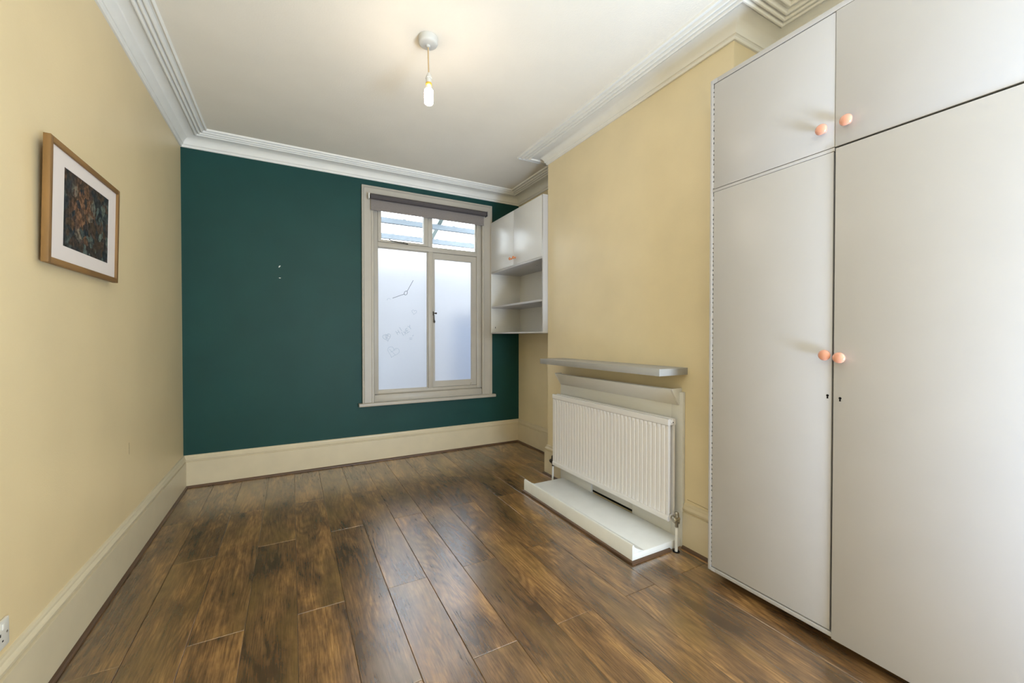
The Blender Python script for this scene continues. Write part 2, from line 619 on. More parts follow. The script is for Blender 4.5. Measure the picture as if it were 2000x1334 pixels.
def plank(x0, x1, y0, y1):
    g = 0.0007
    w, l = round(x1 - x0 - 2 * g, 4), round(y1 - y0 - 2 * g, 4)
    key = (w, l)
    if key not in plank_mesh:
        bm = bmesh.new()
        ch = 0.0016
        a, b = w / 2, l / 2
        lo = [bm.verts.new(p) for p in ((-a, -b, -0.012), (a, -b, -0.012), (a, b, -0.012), (-a, b, -0.012))]
        mi = [bm.verts.new(p) for p in ((-a, -b, -ch * 0.8), (a, -b, -ch * 0.8), (a, b, -ch * 0.8), (-a, b, -ch * 0.8))]
        up = [bm.verts.new(p) for p in ((-a + ch, -b + ch, 0), (a - ch, -b + ch, 0), (a - ch, b - ch, 0), (-a + ch, b - ch, 0))]
        for R0, R1 in ((lo, mi), (mi, up)):
            for i in range(4):
                j = (i + 1) % 4
                bm.faces.new((R0[i], R0[j], R1[j], R1[i]))
        bm.faces.new(up)
        bm.faces.new(lo[::-1])
        me = bpy.data.meshes.new('plank')
        bm.to_mesh(me)
        bm.free()
        me.materials.append(MAT['wood'])
        plank_mesh[key] = me
    o = bpy.data.objects.new('plank', plank_mesh[key])
    COL.objects.link(o)
    place(o, ((x0 + x1) / 2, (y0 + y1) / 2, 0.0), floor)
    # laminate never lies dead flat: a hair of tilt per board
    o.rotation_euler = (random.uniform(-0.0006, 0.0006), random.uniform(-0.004, 0.004), 0)


k = -5
while True:
    x0 = 0.0155 + PW * k
    x1 = x0 + PW
    if x0 >= XA:
        break
    if x1 > XL:
        ys = 2.048 - PL * 4 + (0 if k % 2 == 0 else PL * 0.56)
        xa, xb = max(x0, XL), min(x1, XA)
        y = ys
        while y < YF:
            a, b = max(y, YN), min(y + PL, YF)
            if b - a > 0.02 and xb - xa > 0.01:
                plank(xa, xb, a, b)
            y += PL
    k += 1

# ---- cornice, one continuous run of plaster
Z = ZC
prof = [(0.0, Z - 0.104), (0.010, Z - 0.104), (0.013, Z - 0.100), (0.013, Z - 0.090), (0.019, Z - 0.084), (0.022, Z - 0.084)]
for i in range(9):          # cove
    a = i / 8 * PI / 2
    prof.append((0.024 + 0.080 * (1 - math.cos(a)) * 1.0, Z - 0.082 + 0.056 * math.sin(a)))
prof += [(0.110, Z - 0.026), (0.110, Z - 0.032)]


def reed(x0, x1, top, drop):
    r = (x1 - x0) / 2
    return [(x0 + r - r * math.cos(t * PI / 6), top - drop * math.sin(t * PI / 6)) for t in range(0, 7)]


prof += reed(0.112, 0.130, Z - 0.026, 0.010)
prof += [(0.133, Z - 0.020)]
prof += reed(0.135, 0.153, Z - 0.019, 0.011)
prof += [(0.156, Z - 0.013)]
prof += reed(0.158, 0.176, Z - 0.013, 0.010)
prof += [(0.180, Z - 0.006), (0.190, Z - 0.006)]
prof += reed(0.192, 0.206, Z - 0.005, 0.010)
prof += [(0.208, Z), (0.0, Z)]
path = [(XL, YN), (XL, YF), (XA, YF), (XA, CY1), (XC, CY1), (XC, CY0), (XA, CY0), (XA, YN)]
o = solid_sweep(sweep_ring(path, prof, True), True).build('trim_1', 'plaster', smooth=True, angle=30)
struct(o, 'white reeded plaster cornice running around the ceiling', 'cornice')

# ---- skirting boards with moulded top
sk = [(0, 0), (0.022, 0), (0.022, 0.211), (0.012, 0.213), (0.012, 0.218), (0.019, 0.223), (0.020, 0.234), (0.016, 0.242),
      (0.011, 0.248), (0.010, 0.256), (0.007, 0.263), (0, 0.266)]
G = 0.0004


def skirt_runs(path, names):
    rows = sweep_ring(path, sk, False)
    for i, nm in enumerate(names):
        if nm is None:
            continue
        o = solid_sweep([rows[i], rows[i + 1]]).build(nm[0], 'skirt')
        struct(o, nm[1], 'skirting board')


skirt_runs([(XL, YN), (XL, YF), (XA, YF), (XA, CY1), (XC, CY1), (XC, 2.858)],
           [('baseboard_left', 'tall cream skirting board under the framed picture'),
            ('baseboard_far', 'tall cream skirting board under the window'),
            ('baseboard_alcove', 'cream skirting board at the back of the far alcove'),
            ('baseboard_return', 'cream skirting board on the alcove side of the chimney breast'),
            ('baseboard_chimney', 'short cream skirting block left of the radiator')])
skirt_runs([(XC, 1.616), (XC, 1.352)], [('baseboard_right', 'stained cream skirting board between hearth and wardrobe')])

# ---- brown quadrant beading at the foot of the skirting
bd = [(0.022, 0.0), (0.036, 0.0), (0.036, 0.006), (0.034, 0.011), (0.030, 0.014), (0.022, 0.016)]


def bead_runs(path, names):
    rows = sweep_ring(path, bd, False)
    for i, nm in enumerate(names):
        if nm is None:
            continue
        along_x = abs(path[i][0] - path[i + 1][0]) > abs(path[i][1] - path[i + 1][1])
        o = solid_sweep([rows[i], rows[i + 1]]).build(nm[0], 'beadx' if along_x else 'bead', smooth=True)
        struct(o, nm[1], 'beading')


bead_runs([(XL, YN), (XL, YF), (XA, YF), (XA, CY1), (XC, CY1), (XC, 2.862)],
          [('trim_2', 'dark brown floor beading along the left wall'), ('trim_3', 'dark brown floor beading along the teal wall'),
           ('trim_4', 'dark brown floor beading along the far alcove'), None, ('trim_5', 'dark brown floor beading left of the radiator pipe')])
bead_runs([(XC, 1.612), (XC, 1.352)], [('trim_6', 'dark brown floor beading between hearth and wardrobe')])

# small marks on walls
for y, z, w, h in ((-0.093, 1.884, 0.006, 0.020), (-0.091, 1.781, 0.008, 0.008)):
    mb = MB()
    pts = [(y + w * math.cos(a) * (1 + 0.2 * math.sin(3 * a)) + (z_ := 0) + 0.25 * h * math.sin(a) * (1 if h > w else 0),
            z + h * 0.5 * math.sin(a)) for a in [2 * PI * i / 10 for i in range(10)]]
    mb.prism(pts, 'y', YF - 0.0012, YF + 0.001).build('filler_mark', 'filler', wall_far)
MB().box(XL - 0.001, XL + 0.0006, 2.9665, 2.969, 0.60, 0.665).build('crack', 'scuff', wall_left)
for z0, z1, h in ((0.285, 0.272, 0.0022), (0.262, 0.245, 0.003), (0.243, 0.222, 0.0022)):
    MB().prism([(1.60, z0), (1.36, z1), (1.36, z1 + h), (1.60, z0 + h)], 'x', XC - 0.0007, XC + 0.0005).build('scuff', 'scuff', wall_chimney)

# ================================================================== WINDOW
win = thing('window_1', (1.31, YF, 0.56), 'white painted casement window with frosted lower panes and clear top lights', 'window', kind='structure')
CX0, CX1, CI0, CI1, CZ1, CZI = 0.610, 2.022, 0.727, 1.890, 2.741, 2.625
SZ = 0.592
# architrave: outer bead, flat, inner bead, mitred around three sides
ap = [(0.0, 0.0), (0.0, -0.034), (0.012, -0.036), (0.018, -0.030), (0.022, -0.024), (0.088, -0.021), (0.093, -0.027),
      (0.106, -0.027), (0.117, -0.018), (0.117, 0.0)]


def arch(outer):
    """outer corner list of (x,z,dx,dz) with inward direction per point."""
    rows = []
    for x, z, dx, dz in outer:
        rows.append([(x + dx * a, YF - 0.0006 + yy, z + dz * a) for a, yy in ap])
    return rows


rows = arch([(CX0, SZ, 1, 0), (CX0, CZ1, 1, -1), (CX1, CZ1, -1, -1), (CX1, SZ, -1, 0)])
for i, nm in enumerate(('architrave', 'architrave', 'architrave')):
    solid_sweep([rows[i], rows[i + 1]]).build(nm, 'winpaint', win)
# sill nosing
sp = [(YF - 0.0006, 0.558), (YF - 0.050, 0.558), (YF - 0.056, 0.562), (YF - 0.058, 0.574), (YF - 0.056, 0.587), (YF - 0.050, 0.5915), (YF - 0.0006, 0.5915)]
MB().prism(sp, 'x', 0.576, 2.060).build('sill', 'winpaint', win, smooth=True)
# frame members
FY0, FY1 = 4.245, 4.315
w = 'winpaint'
MB().box(CI0 - 0.0005, 1.9055, YF + 0.0006, FY1, SZ, 0.652).build('bottom_board', w, win, bevel=0.002)
MB().prism([(4.236, 0.652), (4.236, 0.658), (4.262, 0.668), (FY1, 0.668), (FY1, 0.652)], 'x', CI0, 1.905).build('ledge', w, win)
MB().box(CI0, CI1, FY0 + 0.01, FY1, 0.668, 0.700).build('bottom_rail', w, win, bevel=0.002)
MB().box(OX0 + 0.001, 0.768, FY0, FY1, 0.668, OZ1).build('stile', w, win, bevel=0.003)
MB().box(1.852, OX1 - 0.001, FY0, FY1, 0.668, OZ1).build('stile', w, win, bevel=0.003)
MB().box(1.288, 1.340, FY0 - 0.003, FY1, 0.700, 2.158).build('mullion', w, win, bevel=0.004)
MB().box(1.286, 1.334, FY0 - 0.003, FY1, 2.209, 2.60).build('mullion', w, win, bevel=0.004)
MB().box(0.768, 1.852, FY0 - 0.002, FY1, 2.158, 2.209).build('transom', w, win, bevel=0.004)
MB().box(0.768, 1.852, FY0, FY1, 2.562, OZ1).build('head', w, win, bevel=0.003)
# glazing bars of the fixed left light (thin putty line)
PY = 4.285


def putty(x0, x1, z0, z1, parent, t=0.007, y=PY):
    mb = MB()
    mb.box(x0, x0 + t, y - 0.018, y, z0, z1)
    mb.box(x1 - t, x1, y - 0.018, y, z0, z1)
    mb.box(x0 + t, x1 - t, y - 0.018, y, z0, z0 + t)
    mb.box(x0 + t, x1 - t, y - 0.018, y, z1 - t, z1)
    return mb.build('glazing_bead', w, parent)


putty(0.768, 1.288, 0.700, 2.158, win)
pane_l = MB().box(0.770, 1.286, PY, PY + 0.004, 0.702, 2.156).build('pane', 'frosted', win)
pane_l['label'] = 'tall frosted pane with faint pencil drawings'
# right casement sash
sash = MB()
sx0, sx1, sz0, sz1 = 1.341, 1.851, 0.703, 2.156
sy0, sy1 = 4.262, 4.302
sash.box(sx0, 1.362, sy0, sy1, sz0, sz1)
sash.box(1.800, sx1, sy0, sy1, sz0, sz1)
sash.box(1.362, 1.800, sy0, sy1, sz0, 0.762)
sash.box(1.362, 1.800, sy0, sy1, 2.094, sz1)
sash = sash.build('casement', w, win)
MB().box(1.360, 1.802, PY, PY + 0.004, 0.760, 2.096).build('pane', 'frosted', sash)
putty(1.362, 1.800, 0.762, 2.094, sash, 0.005)
# casement fastener: plate, handle and stub
mb = MB()
mb.box(1.337, 1.343, 4.228, 4.243, 1.478, 1.522)
mb.tube([(1.3400, 4.226, 1.515), (1.3405, 4.222, 1.47), (1.3425, 4.218, 1.43)], [0.0035, 0.0042, 0.0055])
mb.tube([(1.3425, 4.218, 1.432), (1.3445, 4.214, 1.412), (1.345, 4.214, 1.396)], [0.0055, 0.010, 0.006])
mb.tube([(1.340, 4.226, 1.502), (1.362, 4.232, 1.502)], 0.0045)
mb.tube([(1.362, 4.232, 1.502), (1.376, 4.235, 1.502)], 0.009)
mb.build('fastener', 'iron', sash, smooth=True)
mb = MB().box(1.775, 1.800, 4.250, 4.262, 0.704, 0.724)
mb.tube([(1.787, 4.249, 0.708), (1.790, 4.247, 0.735)], 0.005)
mb.build('stay_pin', 'winpaint', sash, smooth=True)
# upper left top-hung light
tl = MB()
tx0, tx1, tz0, tz1 = 0.770, 1.284, 2.211, 2.560
ty0, ty1 = 4.240, 4.296
tl.box(tx0, 0.802, ty0, ty1, tz0, tz1)
tl.box(1.240, tx1, ty0, ty1, tz0, tz1)
tl.box(0.802, 1.240, ty0, ty1, tz0, 2.234)
tl.box(0.802, 1.240, ty0, ty1, 2.538, tz1)
tl = tl.build('top_light', w, win)
MB().box(0.800, 1.242, PY, PY + 0.003, 2.232, 2.540).build('pane', 'glass', tl)
mb = MB()
mb.tube([(0.884, 4.232, 2.240), (0.900, 4.222, 2.226), (0.940, 4.220, 2.219), (1.040, 4.222, 2.213), (1.066, 4.224, 2.211)],
        [0.003, 0.004, 0.004, 0.004, 0.0055])
mb.tube([(0.884, 4.232, 2.240), (0.878, 4.238, 2.242)], 0.006)
mb.tube([(1.025, 4.222, 2.214), (1.025, 4.236, 2.226)], 0.004)
mb.build('stay', 'iron', tl, smooth=True)
MB().box(1.334, 1.852, PY, PY + 0.003, 2.209, 2.564).build('pane', 'glass', win)
putty(1.334, 1.852, 2.209, 2.562, win, 0.008)


# pencil drawings on the frosted pane: clock hands, hearts and lettering
def strokes(lines, name, m, w_=0.0022, parent=pane_l):
    mb = MB()
    for ln in lines:
        for (ax, az), (bx, bz) in zip(ln, ln[1:]):
            d = Vector((bx - ax, bz - az))
            if d.length < 1e-5:
                continue
            n = Vector((-d.y, d.x)).normalized() * w_ / 2
            e = d.normalized() * w_ * 0.3
            P = [(ax - e.x + n.x, az - e.y + n.y), (ax - e.x - n.x, az - e.y - n.y), (bx + e.x - n.x, bz + e.y - n.y), (bx + e.x + n.x, bz + e.y + n.y)]
            mb.prism(P, 'y', PY - 0.0006, PY - 0.0001)
    return mb.build(name, m, parent)


def sc(p):
    """point measured on the plane y=4.25, carried to the pane plane."""
    return (p[0] * PY / 4.25, 1.25 + (p[1] - 1.25) * PY / 4.25)


def heart(cx, cz, s, rot=0.0):
    P = []
    for i in range(25):
        t = 2 * PI * i / 24
        x = 16 * math.sin(t) ** 3
        y = 13 * math.cos(t) - 5 * math.cos(2 * t) - 2 * math.cos(3 * t) - math.cos(4 * t)
        x, y = x * s / 16, y * s / 16
        P.append(sc((cx + x * math.cos(rot) - y * math.sin(rot), cz + x * math.sin(rot) + y * math.cos(rot))))
    return P


hub = [sc((1.049 + 0.017 * math.cos(a), 1.705 + 0.020 * math.sin(a) + 0.006 * math.cos(a))) for a in [2 * PI * i / 16 for i in range(17)]]
strokes([hub, [sc((1.062, 1.722)), sc((1.127, 1.842))], [sc((1.034, 1.694)), sc((0.915, 1.646))]], 'clock_hands_drawing', 'pencil', 0.0044)
strokes([heart(1.137, 1.510, 0.026, -0.2)], 'heart_drawing', 'pencilfaint', 0.003)
strokes([heart(0.855, 1.245, 0.040, 0.25), [sc((0.835, 1.26)), sc((0.868, 1.23))], [sc((0.838, 1.245)), sc((0.862, 1.222))],
         [sc((0.842, 1.275)), sc((0.88, 1.25))], [sc((0.845, 1.225)), sc((0.87, 1.275))]], 'heart_drawing', 'pencilfaint', 0.0035)
strokes([heart(0.918, 1.095, 0.060, -0.3), [sc((0.88, 1.12)), sc((0.94, 1.06))], [sc((0.89, 1.09)), sc((0.95, 1.12))]], 'heart_drawing', 'pencilfaint', 0.0028)


strokes([[sc((0.877 + 0.018 * math.cos(a), 1.622 + 0.020 * math.sin(a))) for a in [0.5 + i * 0.3 for i in range(10)]]], 'pencil_arc', 'pencilfaint', 0.003)


def glyph(ch, ox, oz, s, rot):
    G = {'H': [[(0, 0), (0, 1)], [(.6, 0), (.6, 1)], [(0, .5), (.6, .5)]],
         'I': [[(.2, 0), (.2, 1)]],
         'i': [[(.2, 0), (.2, .6)], [(.2, .8), (.2, .9)]],
         'x': [[(0, 0), (.6, .9)], [(0, .9), (.6, 0)]],
         'e': [[(0, .45), (.5, .45), (.45, .75), (.2, .9), (0, .6), (0, .25), (.25, 0), (.5, .1)]],
         'J': [[(.6, 1), (.6, .2), (.3, 0), (0, .2)]],
         'y': [[(0, 1), (.3, .5)], [(.6, 1), (.1, -.2)]],
         'E': [[(.55, 1), (0, 1), (0, 0), (.55, 0)], [(0, .5), (.45, .5)]],
         'Y': [[(0, 1), (.3, .5), (.6, 1)], [(.3, .5), (.3, 0)]],
         'T': [[(0, 1), (.7, 1)], [(.35, 0), (.35, 1)]]}[ch]
    out = []
    for ln in G:
        q = []
        for x, y in ln:
            x, y = x * s, y * s
            q.append(sc((ox + x * math.cos(rot) - y * math.sin(rot), oz + x * math.sin(rot) + y * math.cos(rot))))
        out.append(q)
    return out


L_ = []
for ch, x, z in (('H', 0.966, 1.270), ('I', 0.998, 1.306), ('I', 1.018, 1.256), ('x', 1.040, 1.268), ('E', 1.066, 1.292), ('Y', 1.090, 1.324)):
    L_ += glyph(ch, x, z, 0.042, 0.55)
strokes(L_, 'pencil_writing', 'pencilfaint', 0.0042)
strokes([[sc((1.085, 1.235)), sc((1.115, 1.237))], [sc((1.087, 1.222)), sc((1.112, 1.222))], [sc((1.118, 1.255)), sc((1.128, 1.268))]], 'pencil_writing', 'pencilfaint', 0.004)

# ================================================================== ROLLER BLIND
bl = thing('roller_blind', (1.30, 4.165, 2.50), 'grey roller blind rolled up across the top of the window', 'blind')
BZ, BY = 2.626, 4.158
MB().lathe([(0.0, 0), (0.0265, 0), (0.0265, 1.240), (0.0, 1.240)], (0.684, BY, BZ), 'x', 28).build('rolled_fabric', 'blinddark', bl, smooth=True)
MB().box(0.692, 1.912, BY + 0.0246, BY + 0.0262, 2.502, 2.624).build('fabric_drop', 'blind', bl)
MB().prism([(BY + 0.0215, 2.500), (BY + 0.0285, 2.500), (BY + 0.0285, 2.516), (BY + 0.0255, 2.520), (BY + 0.0215, 2.516)], 'x', 0.692, 1.912).build('bottom_bar', 'blind', bl)
for x0, x1 in ((0.664, 0.676), (1.930, 1.940)):
    mb = MB().box(x0, x1, BY - 0.020, YF - 0.040, BZ - 0.026, BZ + 0.026)
    mb.build('bracket', 'plastic' if x0 < 1 else 'blinddark', bl, bevel=0.003)
MB().lathe([(0, 0), (0.008, 0), (0.008, 0.010), (0, 0.010)], (0.6755, BY, BZ), 'x', 12).build('end_pin', 'iron', bl)
MB().lathe([(0, 0), (0.008, 0), (0.008, 0.008), (0, 0.008)], (1.923, BY, BZ), 'x', 12).build('end_pin', 'iron', bl)

# ================================================================== ALCOVE CABINET
cab = thing('wall_cabinet', (2.19, 3.64, 1.283), 'white alcove wall cabinet with two doors above open shelves, right of the window', 'cabinet')
KX0, KX1, KY0, KY1 = 2.000, 2.388, 3.091, 4.190
KZ0, KZ1 = 1.283, 2.540
PT = 0.016
MB().box(KX0, KX1, KY0, KY0 + PT, KZ0, KZ1).build('side_panel', 'white', cab, bevel=0.0015)
MB().box(KX0, KX1, KY1 - PT, KY1, KZ0, KZ1).build('side_panel', 'boardwhite', cab, bevel=0.0015)
MB().box(KX1 - 0.008, KX1, KY0 + PT, KY1 - PT, KZ0, KZ1).build('back_panel', 'boardwhite', cab)
MB().box(KX0 + 0.019, KX1 - 0.008, KY0 + PT, KY1 - PT, KZ1 - 0.018, KZ1).build('top_panel', 'white', cab)
MB().box(KX0 + 0.0005, KX1 - 0.008, KY0 + PT, KY1 - PT, 1.962, 1.981).build('middle_shelf', 'white', cab, bevel=0.0015)
MB().box(KX0 + 0.004, KX1 - 0.008, KY0 + PT, KY1 - PT, 1.573, 1.592).build('shelf', 'white', cab, bevel=0.0015)
MB().box(KX0, KX1 - 0.008, KY0 + PT, KY1 - PT, KZ0, KZ0 + 0.014).build('bottom_panel', 'white', cab, bevel=0.0015)
split = 3.646
d1 = MB().box(KX0, KX0 + 0.018, KY0 + PT + 0.001, split - 0.002, 1.9825, KZ1).build('door', 'whitegloss', cab, bevel=0.002)
d2 = MB().box(KX0, KX0 + 0.018, split + 0.002, KY1 - 0.002 - PT, 1.9825, KZ1).build('door', 'whitegloss', cab, bevel=0.002)
for d, y in ((d1, split - 0.040), (d2, split + 0.034)):
    MB().lathe([(0, 0), (0.009, 0), (0.009, 0.004), (0.006, 0.008), (0.006, 0.016), (0.014, 0.021), (0.016, 0.027), (0.012, 0.034), (0, 0.036)],
               (KX0, y, 2.052), '-x', 18).build('knob', 'knob2', d, smooth=True)
MB().lathe([(0, 0), (0.004, 0), (0.004, 0.001), (0, 0.001)], (2.16, 3.45, 1.962), '-z', 10).build('catch', 'dark', cab)
MB().box(2.050, 2.056, KY1 - PT - 0.003, KY1 - PT, 1.345, 1.362).build('shelf_clip', 'iron', cab)

# ================================================================== FIREPLACE: panel, deflector, mantel, hearth
sur = thing('fireplace_panel', (2.04, 2.236, 0.0), 'white boarded-over fireplace panel with slanted hood board behind the radiator', 'fireplace')
PX = 2.028
SY0, SY1, STOP = 1.617, 2.856, 0.920
E1 = 0.0006
MB().box(PX, XC - E1, SY0, 1.7000, 0.0005, STOP).build('jamb', 'boardwhite', sur, bevel=0.002)
MB().box(PX, XC - E1, 1.7004, 2.019, 0.0005, 0.2995).build('board', 'boardwhite', sur, bevel=0.001)
MB().box(PX, XC - E1, 2.448, SY1, 0.0005, 0.2995).build('board', 'boardwhite', sur, bevel=0.001)
MB().box(PX, XC - E1, 1.7004, SY1, 0.3000, STOP).build('panel', 'boardwhite', sur, bevel=0.001)
MB().box(PX + 0.012, XC - E1, 2.0195, 2.4475, 0.066, 0.2995).build('infill_board', 'boardwhite', sur, bevel=0.002)
MB().box(PX + 0.014, XC - E1, 2.0195, 2.4475, 0.0505, 0.0655).build('vent_slot', 'dark', sur)
# hood board: tilted so that its top edge stands away from the wall
mb = MB()
mb.prism([(2.024, 0.842), (1.962, 0.936), (1.974, 0.942), (PX - 0.0006, 0.858), (PX - 0.0006, 0.842)], 'y', 1.654, SY1 - 0.018)
mb.build('hood_board', 'boardwhite', sur, bevel=0.0015)
mb = MB()
mb.prism([(2.024, 0.842), (1.962, 0.936), (1.970, 0.942), (XC - E1, 0.942), (XC - E1, 0.9205), (PX - 0.0006, 0.9205), (PX - 0.0006, 0.842)], 'y', 1.640, 1.6535)
mb.build('hood_end', 'boardwhite', sur, bevel=0.0015)
mb = MB()
mb.prism([(2.024, 0.842), (1.962, 0.936), (1.970, 0.942), (PX - 0.0006, 0.942), (PX - 0.0006, 0.842)], 'y', SY1 - 0.0175, SY1 - 0.005)
mb.build('hood_end', 'boardwhite', sur, bevel=0.0015)

man = thing('mantel_shelf', (1.93, 2.22, 1.026), 'grey painted mantel shelf on the chimney breast above the radiator', 'shelf')
MB().box(1.812, XC - E1, 1.601, 2.846, 1.026, 1.067).build('board', 'mantel', man, bevel=0.002)

hea = thing('hearth', (1.80, 2.22, 0.0), 'white painted low hearth step with upright front kerb below the radiator', 'hearth')
HX, HY0, HY1 = 1.640, 1.630, 2.812
MB().box(HX + 0.014, PX - 0.001, HY0, HY1, 0.0005, 0.050).build('slab', 'hearthwhite', hea, bevel=0.004)
MB().prism([(HX, 0.0005), (HX, 0.094), (HX + 0.004, 0.100), (HX + 0.012, 0.100), (HX + 0.0135, 0.096), (HX + 0.0135, 0.0005)], 'y', HY0 + 0.0, HY1).build('kerb', 'hearthwhite', hea, smooth=True)
MB().prism([(HX + 0.014, 0.0502), (HX + 0.014, 0.090), (HX + 0.030, 0.078), (HX + 0.065, 0.060), (HX + 0.094, 0.0502)], 'y', HY0, HY1).build('mortar_fillet', 'hearthwhite', hea, smooth=True)
hb = [(0.0004, 0.0005), (0.015, 0.0005), (0.015, 0.006), (0.012, 0.012), (0.006, 0.015), (0.0004, 0.016)]
rows = sweep_ring([(PX - 0.035, HY1), (HX, HY1), (HX, HY0), (1.935, HY0)][::-1], [(-a, z) for a, z in hb], False)
for i in range(3):
    solid_sweep([rows[i], rows[i + 1]]).build('beading', 'beadx' if i != 1 else 'bead', hea, smooth=True)

# ================================================================== RADIATOR
rad = thing('radiator', (1.96, 2.236, 0.16), 'white ribbed double panel radiator mounted above the hearth', 'radiator')
RY0, RY1, RZ0, RZ1 = 1.640, 2.834, 0.166, 0.766
RXF, RXB = 1.930, 1.992


def rib_panel(xf, sgn, parent, name):
    """pressed steel panel: vertical flutes fading out under plain header bands."""
    pitch = 0.0342
    n = int((RY1 - RY0 - 0.024) / pitch)
    ys = []
    m0 = (RY1 - RY0 - n * pitch) / 2
    ys.append((RY0, 0)); ys.append((RY0 + m0 * 0.6, 0))
    for i in range(n):
        y = RY0 + m0 + i * pitch
        for f, dd in ((0.06, 0), (0.12, 0.6), (0.17, 1.0), (0.25, 1.0), (0.30, 0.6), (0.36, 0), (0.98, 0)):
            ys.append((y + f * pitch, dd))
    ys.append((RY1 - m0 * 0.6, 0)); ys.append((RY1, 0))
    zs = [(0.200, 0.0), (0.214, 0.55), (0.224, 1.0), (0.703, 1.0), (0.713, 0.55), (0.727, 0.0)]
    D = 0.0058
    rows = [[(xf + sgn * (0.003 + D * dd * k), y, z) for y, dd in ys] for z, k in zs]
    back = [(xf + sgn * 0.014, RY0, zs[0][0]), ]
    mb = MB()
    mb.grid(rows)
    # close the sheet at its edges so it has thickness
    for z0, z1 in ((0.200, 0.727),):
        pass
    xb = xf + sgn * 0.013
    top = [(xf + sgn * 0.003, y, 0.727) for y, _ in ys]
    bm = mb.bm
    p = [bm.verts.new(q) for q in ((xb, RY0, 0.200), (xb, RY1, 0.200), (xb, RY1, 0.727), (xb, RY0, 0.727))]
    bm.faces.new(p)
    a = [bm.verts.new(q) for q in ((xf + sgn * 0.003, RY0, 0.200), (xf + sgn * 0.003, RY0, 0.727), (xf + sgn * 0.003, RY1, 0.200), (xf + sgn * 0.003, RY1, 0.727))]
    bm.faces.new((a[0], a[1], p[3], p[0]))
    bm.faces.new((a[2], a[3], p[2], p[1]))
    return mb.build(name, 'radwhite', parent, smooth=True, angle=50)


rib_panel(RXF, 1, rad, 'front_panel')
rib_panel(RXB, -1, rad, 'back_panel')


def header(z0, z1, xa, xb, name):
    r = 0.006
    pts = []
    for cx, cz, a0 in ((xb - r, z1 - r, 0), (xa + r, z1 - r, 90), (xa + r, z0 + r, 180), (xb - r, z0 + r, 270)):
        for k in range(5):
            a = math.radians(a0 + k * 22.5)
            pts.append((cx + r * math.cos(a), cz + r * math.sin(a)))
    # outline is in (x,z), extruded along y
    mb = MB()
    mb.prism(pts, 'y', RY0 - 0.001, RY1 + 0.001)
    return mb.build(name, 'radwhite', rad, smooth=True, angle=40)


header(0.7275, RZ1, RXF - 0.001, RXF + 0.021, 'top_header')
header(0.7275, RZ1, RXB - 0.021, RXB + 0.001, 'top_header')
header(RZ0, 0.1995, RXF - 0.001, RXF + 0.021, 'bottom_header')
header(RZ0, 0.1995, RXB - 0.021, RXB + 0.001, 'bottom_header')
# corner connectors between the two panels, with plug and bleed hole
for y0, y1, ys in ((RY0 - 0.004, RY0 + 0.035, -1), (RY1 - 0.035, RY1 + 0.004, 1)):
    for z0, z1 in ((0.730, 0.7625), (0.169, 0.198)):
        MB().box(RXF + 0.0212, RXB - 0.0212, y0, y1, z0, z1).build('connector', 'radwhite', rad, bevel=0.003)
MB().lathe([(0, 0), (0.010, 0), (0.010, 0.004), (0.0085, 0.006), (0, 0.006)], (1.961, RY0 - 0.004, 0.747), '-y', 18).build('bleed_plug', 'radwhite', rad, smooth=True)
MB().lathe([(0, 0), (0.0035, 0), (0.0035, 0.001), (0, 0.001)], (1.961, RY0 - 0.010, 0.747), '-y', 12).build('bleed_hole', 'dark', rad)
# vertical web seen between the panels at the end
MB().box(1.953, 1.969, RY0 + 0.012, RY0 + 0.022, 0.1985, 0.7295).build('channel', 'radwhite', rad, bevel=0.003)
MB().box(1.953, 1.969, RY1 - 0.022, RY1 - 0.012, 0.1985, 0.7295).build('channel', 'radwhite', rad, bevel=0.003)
# wall brackets
for y in (1.85, 2.62):
    MB().box(RXB + 0.0012, PX - 0.0006, y - 0.012, y + 0.012, 0.25, 0.70).build('wall_bracket', 'radwhite', rad)


def valve(sgn, yb, material, parent):
    VX = 1.961
    Q = 1.3
    mb = MB()
    ax = '-y' if sgn < 0 else 'y'
    def sc_(p):
        return [(r * Q, h_) for r, h_ in p]
    mb.lathe(sc_([(0, 0), (0.009, 0), (0.009, 0.010), (0.013, 0.010), (0.013, 0.020), (0.009, 0.021), (0.009, 0.034), (0, 0.034)]), (VX, yb, 0.188), ax, 12)
    c = yb + sgn * 0.034
    mb.lathe(sc_([(0, 0), (0.009, 0), (0.012, 0.004), (0.012, 0.020), (0.010, 0.024), (0.010, 0.046), (0, 0.046)]), (VX - 0.030, c, 0.190), 'x', 14)
    mb.lathe(sc_([(0, 0), (0.010, 0), (0.014, 0.004), (0.014, 0.016), (0.008, 0.020), (0.008, 0.040), (0, 0.040)]), (VX, c, 0.183), '-z', 8)
    mb.lathe(sc_([(0, 0), (0.008, 0), (0.008, 0.012), (0.011, 0.014), (0.010, 0.036), (0.006, 0.042), (0, 0.042)]), (VX, c, 0.190), 'z', 12)
    return mb.build('valve', material, parent, smooth=True)


v1 = valve(-1, RY0 - 0.004, 'chrome', rad)
v1['label'] = 'worn chrome valve at the near end'
v2 = valve(1, RY1 + 0.004, 'iron', rad)
v2['label'] = 'dark valve at the far end'
for y in (RY0 - 0.038, RY1 + 0.038):
    MB().tube([(1.961, y, 0.144), (1.960, y, 0.08), (1.958, y, 0.001)], 0.0085, 12).build('pipe', 'boardwhite', rad, smooth=True)
MB().lathe([(0, 0), (0.02, 0), (0.02, 0.002), (0, 0.002)], (1.958, RY0 - 0.038, 0.0004), 'z', 18).build('pipe_hole', 'dark', rad)

